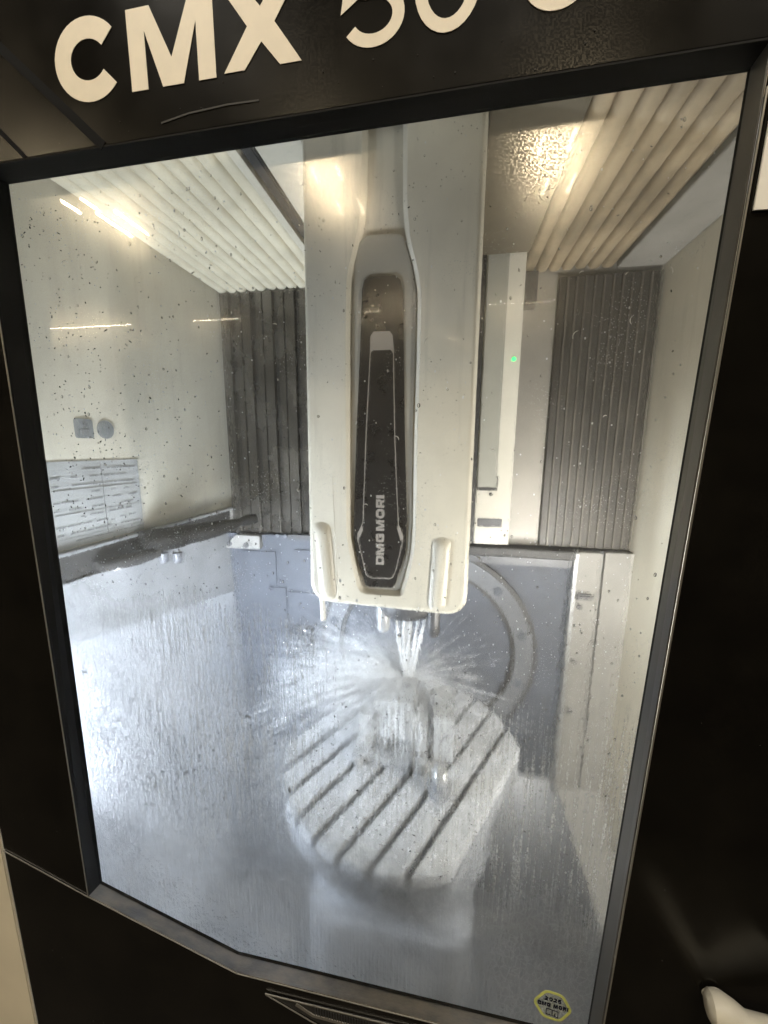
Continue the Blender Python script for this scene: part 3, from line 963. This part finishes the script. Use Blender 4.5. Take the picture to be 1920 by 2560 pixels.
for k in range(11000):
    az = random.uniform(0, 2 * math.pi)
    el = math.radians(random.gauss(0, 15))
    d = Vector((math.cos(az) * math.cos(el), math.sin(az) * math.cos(el), math.sin(el)))
    if (d.x > -.05 and random.random() < .9) or (d.y < -.35 and random.random() < .8):
        continue
    s0 = random.random() ** 1.5 * (.36 if d.x < 0 else .22)
    ln = random.uniform(.03, .13)
    drop = -(s0 ** 2) * .5
    needle((ix + d.x * s0, iy + d.y * s0, iz + d.z * s0 + drop), (d.x, d.y, d.z - 1.0 * s0), ln, random.uniform(.0003, .0010))
for k in range(420):
    az = random.uniform(math.pi * .45, math.pi * 1.55)
    s0 = random.uniform(.06, .42)
    p0 = (ix + math.cos(az) * s0, iy + math.sin(az) * s0 * .7, iz + random.gauss(.0, .30) * s0 - s0 * s0 * .4)
    if p0[2] < TZ + .004 and (p0[0] - tcx) ** 2 + (p0[1] - tcy) ** 2 < .1:
        continue
    needle(p0, (math.cos(az), math.sin(az), -.2), random.uniform(.003, .010), random.uniform(.0008, .0019))
tag(mb.build('coolant_spray', 'spray', recalc=False), 'fan of white coolant spray bursting off the workpiece', 'spray', kind='stuff')

mb = MB()
for k in range(20):
    x = random.uniform(-.165, -.045)
    pts = []
    rad = []
    zz = iz + random.uniform(-.06, .0)
    y = .838 if random.random() < .7 else .825
    nseg = random.randint(7, 14)
    for j in range(nseg):
        pts.append((x, y - .006 * (zz < TZ + .03), max(zz, TZ + .003)))
        rad.append(random.uniform(.0007, .0024))
        x += random.uniform(-.005, .005)
        zz -= random.uniform(.008, .018)
    rad[-1] = .0005
    mb.tube(pts, rad, 6)
tag(mb.build('coolant_rivulets', 'rivulet', smooth=True), 'white foaming coolant running down the vise onto the table', 'coolant', kind='stuff')

mb = MB()
cnt = 0
while cnt < 520:
    n_, t_ = random.uniform(-.248, .248), random.uniform(-.31, .31)
    if random.random() < .45:
        n_, t_ = random.gauss(.02, .07), random.gauss(-.12, .07)
    kk = n_ / .063
    if n_ * n_ + t_ * t_ > .305 ** 2 or abs(n_) > .246 or (abs(kk) < 3.3 and abs(kk - round(kk)) * .063 < .011):
        continue
    x, y = tp_(n_, t_)
    if -.23 < x < .04 and y > .815:
        continue
    cnt += 1
    rr = random.choice((.0012, .0016, .0022, .0034)) * random.uniform(.7, 1.2)
    mb.rings([[(x + rr * f_ * math.cos(a), y + rr * f_ * math.sin(a), TZ + .0004 + rr * h_) for a in (2 * math.pi * s_ / 8 for s_ in range(8))] for f_, h_ in ((1.0, 0), (.85, .35), (.5, .55), (.1, .62))])
tag(mb.build('coolant_foam', 'rivulet', smooth=True), 'bubbles and drops of coolant lying on the table', 'foam', kind='stuff')

# mist hanging round the impact
t = NT('coolant_mist')
p, o = t.pos()
c = P(ix - .08, iy - .02, iz - .03)
d = t.n("ShaderNodeVectorMath", operation='SUBTRACT')
t.put(d.inputs[0], p)
d.inputs[1].default_value = c
sc_ = t.n("ShaderNodeVectorMath", operation='MULTIPLY')
t.t.links.new(d.outputs[0], sc_.inputs[0])
sc_.inputs[1].default_value = (1 / .40, 1 / .28, 1 / .22)
ln_ = t.n("ShaderNodeVectorMath", operation='LENGTH')
t.t.links.new(sc_.outputs[0], ln_.inputs[0])
fall = t.math('POWER', t.ss(ln_.outputs["Value"], 1.0, .0), 2.8)
den = t.mul(t.mul(fall, t.ss(t.noise(14, 3), .25, .75, .4, 1.3)), 11.0)
pv = t.n("ShaderNodeVolumeScatter")
pv.inputs["Color"].default_value = (.95, .97, 1, 1)
t.put(pv.inputs["Density"], den)
t.t.links.new(pv.outputs[0], t.out.inputs["Volume"])
M['mist'] = t.m
mb = MB()
seg = 28
rings = []
for j in range(1, 14):
    th_ = math.pi * j / 14
    rings.append([(ix - .08 + .40 * math.sin(th_) * math.cos(a), iy - .02 + .28 * math.sin(th_) * math.sin(a), iz - .03 + .22 * math.cos(th_)) for a in (2 * math.pi * s / seg for s in range(seg))])
mb.rings(rings)
tag(mb.build('coolant_mist', 'mist'), 'bright mist of coolant hanging over the table', 'mist', kind='stuff')

# =================================================================== DOOR
door = thing('machine_door', 'black glossy machine door with a large window and cream lettering', 'door', (-.16, .42, -1.30))
F = [(-.567, .3255), (.248, .334), (.222, -.8155), (-.304, -.8225), (-.567, -.7405)]
G = [(-.571, .330), (.2545, .340), (.2245, -.8425), (-.325, -.8465), (-.583, -.7645)]
Y0, Y1 = .420, .4225
MB().prism_xz([(-.731, .3275), (-.567, .3275), (.248, .336), (.95, .3435), (.95, .95), (-.731, .95)], Y0, Y1).build('fascia', 'black', door, bevel=.0008)
MB().prism_xz([(-.731, .3255), (-.569, .3255), (-.569, -.7415), (-.731, -.6845)], Y0, Y1).build('side_panel', 'black', door, bevel=.0008)
MB().prism_xz([(.2515, .335), (.95, .3425), (.95, -1.30), (.2255, -1.30), (.2255, -.8155)], Y0, Y1).build('side_panel', 'black', door, bevel=.0008)
MB().prism_xz([(-.731, -.6875), (-.568, -.7445), (-.304, -.8265), (.2235, -.8195), (.2235, -1.30), (-.731, -1.30)], Y0, Y1).build('lower_panel', 'black', door, bevel=.0008)
mats = ['trim_dark', 'trim_metal', 'sill', 'sill', 'trim_dark']
cen = Vector((-.16, -.25))
for k in range(5):
    f0, f1, g0, g1 = (Vector(q) for q in (F[k], F[(k + 1) % 5], G[k], G[(k + 1) % 5]))
    e = (f1 - f0).normalized()
    nn = Vector((e.y, -e.x))
    if (f0 - cen).dot(nn) < 0:
        nn = -nn
    nn = nn * .0017
    a = [(f0.x, .4195, f0.y), (f1.x, .4195, f1.y), (g1.x, .452, g1.y), (g0.x, .452, g0.y)]
    b = [(f0.x + nn.x, .4195, f0.y + nn.y), (f1.x + nn.x, .4195, f1.y + nn.y), (g1.x + nn.x, .452, g1.y + nn.y), (g0.x + nn.x, .452, g0.y + nn.y)]
    MB().hexa(a, b).build('sill' if k in (2, 3) else 'window_trim', mats[k], door)
# bright edges where the panels are cut
mb = MB()
for seq in ([(-.731, -.6860), (-.5685, -.7425)], [(-.568, -.7422), (-.304, -.8245), (.2235, -.8175)], [(.2503, .30), (.2245, -.8155)], [(-.5683, .20), (-.5683, -.739)]):
    for q in ribbon(seq, .0014):
        mb.prism_xz(q, .4183, .4193)
mb.build('panel_edge', 'seam', door)
mb = MB()
for a, b, wd in (((-.58, .50), (-.392, .3282), .010), ((-.60, .43), (-.497, .3285), .005)):
    for q in ribbon([a, b], wd):
        mb.prism_xz(q, .4190, .4198)
mb.build('styling_groove', 'crease', door)
# lettering on the fascia
CAP, BASE = .0725, .3738
for ch, x0, x1, s, dz in (('C', -.442, -.359, .275, 0), ('M', -.3495, -.2505, .270, .0), ('X', -.2415, -.158, .250, .002), ('5', -.117, -.0565, .150, .004), ('0', -.0475, .0125, .150, .0055), ('U', .048, .1065, .150, .0075)):
    gw = glyph(ch, s)[0]
    sx = (x1 - x0) / gw
    glyph_mesh(ch, s, lambda u, v, x0=x0, sx=sx, dz=dz: (x0 + u * sx, BASE + dz + v * CAP), (.4193, .4198)).build('letter', 'letter', door)
# recessed pull with mesh at the bottom
pu = MB().prism_xz([(-.252, -.8495), (-.045, -.842), (.09, -.842), (.09, -.96), (-.10, -.905)], .4184, .4196).build('pull_recess', 'black_matte', door)
mb = MB()
for seq, wd in (([(-.256, -.8485), (.12, -.8385)], .0018), ([(-.256, -.8495), (-.10, -.912)], .0008), ([(-.205, -.8530), (-.178, -.8665), (.10, -.866)], .005)):
    for q in ribbon(seq, wd):
        mb.prism_xz(q, .4170, .4183)
mb.build('pull_edge', 'seam', pu)
mb = MB()
for k in range(60):
    x = -.175 + k * .0042
    mb.box(x, x + .0016, .4172, .4183, -.864, -.850)
mb.build('grille', 'dark_steel', pu)
# scuff and dust on the black paint
mb = MB()
for q in ribbon([(-.318, .3415), (-.285, .3465), (-.24, .3488), (-.205, .3482)], .0016):
    mb.prism_xz(q, .4194, .4198)
for k in range(70):
    x, z = random.choice(((random.uniform(-.72, -.575), random.uniform(-.66, .3)), (random.uniform(-.70, .2), random.uniform(-1.1, -.88)), (random.uniform(.27, .42), random.uniform(-.7, .18)), (random.uniform(-.45, .2), random.uniform(.337, .37))))
    a = random.uniform(.0003, .0007)
    mb.prism_xz([(x - a, z), (x, z - a * .7), (x + a * 1.3, z), (x, z + a)], .4193, .4198)
mb.build('scuff', 'scuff', door)
# door handle
hd = MB().tube([(.3225, .403, -.650), (.3235, .4028, -.650), (.3275, .402, -.6495), (.338, .400, -.6495), (.348, .398, -.652), (.360, .394, -.655), (.385, .386, -.652), (.43, .372, -.650)], [.005, .0110, .0160, .0178, .0165, .0150, .0195, .023], 24).build('handle', 'handle', door, smooth=True)
MB().tube([(.338, .418, -.653), (.339, .39, -.656), (.343, .34, -.672), (.348, .28, -.690)], [.011, .012, .014, .015], 20).build('lever', 'handle', hd, smooth=True)

# window pane with two different faces
me = bpy.data.meshes.new('window_pane')
g = G
y_a, y_b = .4500, .4560
vs = [tuple(P(a, y_a, b)) for a, b in g] + [tuple(P(a, y_b, b)) for a, b in g]
me.from_pydata(vs, [], [(0, 4, 3, 2, 1), (5, 6, 7, 8, 9)] + [(k, (k + 1) % 5, 5 + (k + 1) % 5, 5 + k) for k in range(5)])
me.materials.append(M['glass'])
me.materials.append(M['film'])
me.materials.append(M['trim_dark'])
for k, pl in enumerate(me.polygons):
    pl.material_index = 0 if k == 0 else 1 if k == 1 else 2
pane = bpy.data.objects.new('window_pane', me)
col.objects.link(pane)
pane.parent = door
pane.matrix_parent_inverse = door.matrix_world.inverted()

# dated sticker on the pane
stk = thing('dated_sticker', 'yellow hexagonal sticker dated 2025 in the bottom corner of the window', 'sticker', (.173, .4495, -.815))
hexo = [(.148, -.787), (.163, -.764), (.185, -.767), (.1985, -.791), (.1855, -.814), (.163, -.812)]
mb = MB()
for q in ribbon(rounded(hexo, .006, 3), .0036, True):
    mb.prism_xz(q, .4493, .4497)
mb.build('border', 'yellow', stk)


M['sticker'] = white_water('clear_sticker_film', .80, (.62, .66, .50))
MB().prism_xz(offset_poly(rounded(hexo, .006, 3), .0018), .4494, .4498).build('film', 'sticker', stk)


def small_text(txt, x0, x1, zb, h, s, slope=0):
    gs = [glyph(c, s)[0] if c != ' ' else .45 for c in txt]
    tot = sum(gs) + .22 * (len(txt) - 1)
    k = (x1 - x0) / tot
    cur = 0
    for c, gw in zip(txt, gs):
        if c != ' ':
            glyph_mesh(c, s, lambda u, v, cur=cur: (x0 + (cur + u) * k, zb + v * h + slope * (cur + u) * k), (.4485, .4490)).build('printed_character', 'ink', stk)
        cur += gw + .22


small_text('2025', .1620, .1845, -.7795, .0068, .22, -.05)
small_text('DMG MORI', .1530, .1945, -.7895, .0062, .32, -.05)
mb = MB()
for seq in ([(.1655, -.7945), (.1655, -.8045), (.1735, -.8055), (.1735, -.7955), (.1655, -.7945)], [(.1735, -.7955), (.1815, -.7965), (.1815, -.8075), (.1735, -.8055)]):
    for q in ribbon(seq, .0009):
        mb.prism_xz(q, .4485, .4490)
mb.prism_xz([(.1765, -.8050), (.1775, -.7985), (.1785, -.8055)], .4484, .4489)
mb.build('book_symbol', 'ink', stk)


# drops, chips and curls on the inner face of the pane
def inside(x, z):
    if not (-.575 < x < .238 and -.835 < z < .325):
        return False
    if x > .2545 - (.34 - z) * .0255 - .006:
        return False
    if x < -.325 and z < -.8465 + (-.325 - x) / .258 * .082 + .006:
        return False
    return True


for total, kind_ in ((1300, 'clear'), (3800, 'milky')):
    mb = MB()
    cnt = 0
    while cnt < total:
        x, z = random.uniform(-.57, .24), random.uniform(-.835, .32)
        pr = .10 + .25 * (z < -.1) + .30 * (z < -.55) + (.15 if x < -.25 else 0)
        if not inside(x, z) or random.random() > pr:
            continue
        cnt += 1
        r = random.choice((.0006, .0008, .0011, .0014)) * random.uniform(.8, 1.2) * (1 if kind_ == 'clear' else .62)
        if random.random() < .05:
            r *= 1.7
        el = random.uniform(1.0, 1.7)
        seg = 8
        rings = []
        for f_, h_ in ((1.0, .0), (.86, .35), (.5, .62), (.12, .72)):
            rings.append([(x + r * f_ * math.cos(a), .4562 + r * h_, z + el * r * f_ * math.sin(a)) for a in (2 * math.pi * s / seg for s in range(seg))])
        mb.rings(rings)
    if kind_ == 'clear':
        tag(mb.build('coolant_drops', 'drop', smooth=True), 'small clear coolant drops sticking to the window pane', 'drops', kind='stuff')
    else:
        tag(mb.build('milky_drops', 'rivulet', smooth=True), 'small milky coolant drops sticking to the window pane', 'drops', kind='stuff')

mb = MB()
cnt = 0
while cnt < 900:
    if random.random() < .75:
        x, z = random.gauss(-.50, .06), random.choice((random.uniform(-.1, .3), random.gauss(-.50, .06), random.uniform(-.7, -.3)))
        if random.random() < .4:
            x = random.uniform(-.56, -.25)
    else:
        x, z = random.uniform(-.56, .22), random.uniform(-.7, .3)
    if not inside(x, z):
        continue
    cnt += 1
    a0 = random.uniform(0, math.pi)
    ln, wd = random.uniform(.0007, .0026) * (1.3 if -.6 < z < -.35 else .78), random.uniform(.0005, .0012) * (1.3 if -.6 < z < -.35 else .78)
    if random.random() < .06:
        ln, wd = ln * 1.8, wd * 1.5
    pts = []
    for k in range(6):
        a = 2 * math.pi * k / 6
        rr = random.uniform(.6, 1.1)
        u, v = ln * rr * math.cos(a), wd * rr * math.sin(a)
        pts.append((x + u * math.cos(a0) - v * math.sin(a0), z + u * math.sin(a0) + v * math.cos(a0)))
    mb.prism_xz(pts, .4563, .4568)
tag(mb.build('dark_chips', 'chip_dark', recalc=False), 'dark metal chips stuck to the left part of the window pane', 'chips', kind='stuff')

mb = MB()
for k in range(46):
    x, z = random.uniform(-.54, .22), random.uniform(-.60, .28)
    if not inside(x, z):
        continue
    a0 = random.uniform(0, 6.28)
    rr = random.uniform(.002, .006)
    sw_ = random.uniform(.6, 2.2)
    pts = [(x + rr * math.cos(a0 + sw_ * j / 6), .4568, z + rr * math.sin(a0 + sw_ * j / 6)) for j in range(7)]
    mb.tube(pts, [.0002, .0004, .0005, .0006, .0005, .0004, .0002], 5)
tag(mb.build('pale_chips', 'chip_pale', smooth=True), 'pale curled metal chips scattered over the window pane', 'chips', kind='stuff')

# =================================================================== OUTSIDE, next to the door
tag(MB().prism_xz([(-1.6, .95), (-1.6, -1.60), (-.7335, -1.60), (-.7335, .95)], .418, .450).build('body_panel', 'cream', bevel=.002), 'cream machine body panel at the left edge below the door', 'panel')
tag(MB().prism_xz([(.2535, .207), (.40, .2025), (.40, .44), (.2585, .44)], .4175, .4192).build('white_notice', 'white_card'), 'white notice card on the door right of the window', 'notice')

# ceiling luminaires of the hall, seen only as reflections in the pane
HZ = 3.4


def luminaire(label, x, T, ln, pair=True):
    """T is the mirrored depth: the lamp hangs as far behind the eye as its image lies beyond the pane."""
    y = .90 - T
    t = thing('ceiling_light', label, 'ceiling light', (x, y, HZ), 'ceiling lights of the hall')
    MB().box(x - .10, x + (.43 if pair else .10), y - ln, y, HZ + .04, HZ + .10).build('housing', 'trim_dark', t)
    for dx in ((0, .32) if pair else (0,)):
        MB().tube([(x + dx, y - ln, HZ), (x + dx, y, HZ)], .020, 8).build('tube', 'tube', t)


luminaire('near twin tube ceiling light, leftmost row', -5.53, 5.10, .28)
luminaire('second twin tube ceiling light, leftmost row', -5.30, 5.42, .62)
luminaire('near twin tube ceiling light, middle row', -1.82, 5.05, .26)
luminaire('second twin tube ceiling light, middle row', -1.70, 5.74, .30)
luminaire('near twin tube ceiling light, rightmost row', .89, 4.98, .30)
luminaire('second twin tube ceiling light, rightmost row', 1.10, 5.72, .30)
t = thing('ceiling_light', 'long single tube ceiling light far across the hall', 'ceiling light', (-5, .9 - 10, HZ), 'ceiling lights of the hall')
MB().box(-12.5, 2.3, .9 - 10.08, .9 - 9.96, HZ + .04, HZ + .10).build('housing', 'trim_dark', t)
for x0, x1 in ((-12.2, -9.0), (-7.2, -5.7), (-2.4, -1.9), (-1.6, -.9), (.55, 2.2)):
    MB().tube([(x0, .9 - 10.02, HZ), (x1, .9 - 10.02, HZ)], .006, 8).build('tube', 'tube', t)

for x, y, lab in ((-1.9, -1.0, 'wide added fill panel overhead, to the left'), (.3, -1.0, 'wide added fill panel overhead, in the middle'), (2.3, -1.0, 'wide added fill panel overhead, to the right')):  # fill panels added out of view to brighten the door lettering
    t = thing('added_fill_panel', lab, 'ceiling light', (x, y, HZ), 'added fill panels overhead')
    MB().box(x - .35, x + .35, y - .65, y + .65, HZ + .021, HZ + .08).build('housing', 'trim_dark', t)
    MB().box(x - .30, x + .30, y - .60, y + .60, HZ, HZ + .02).build('diffuser', 'panel', t)
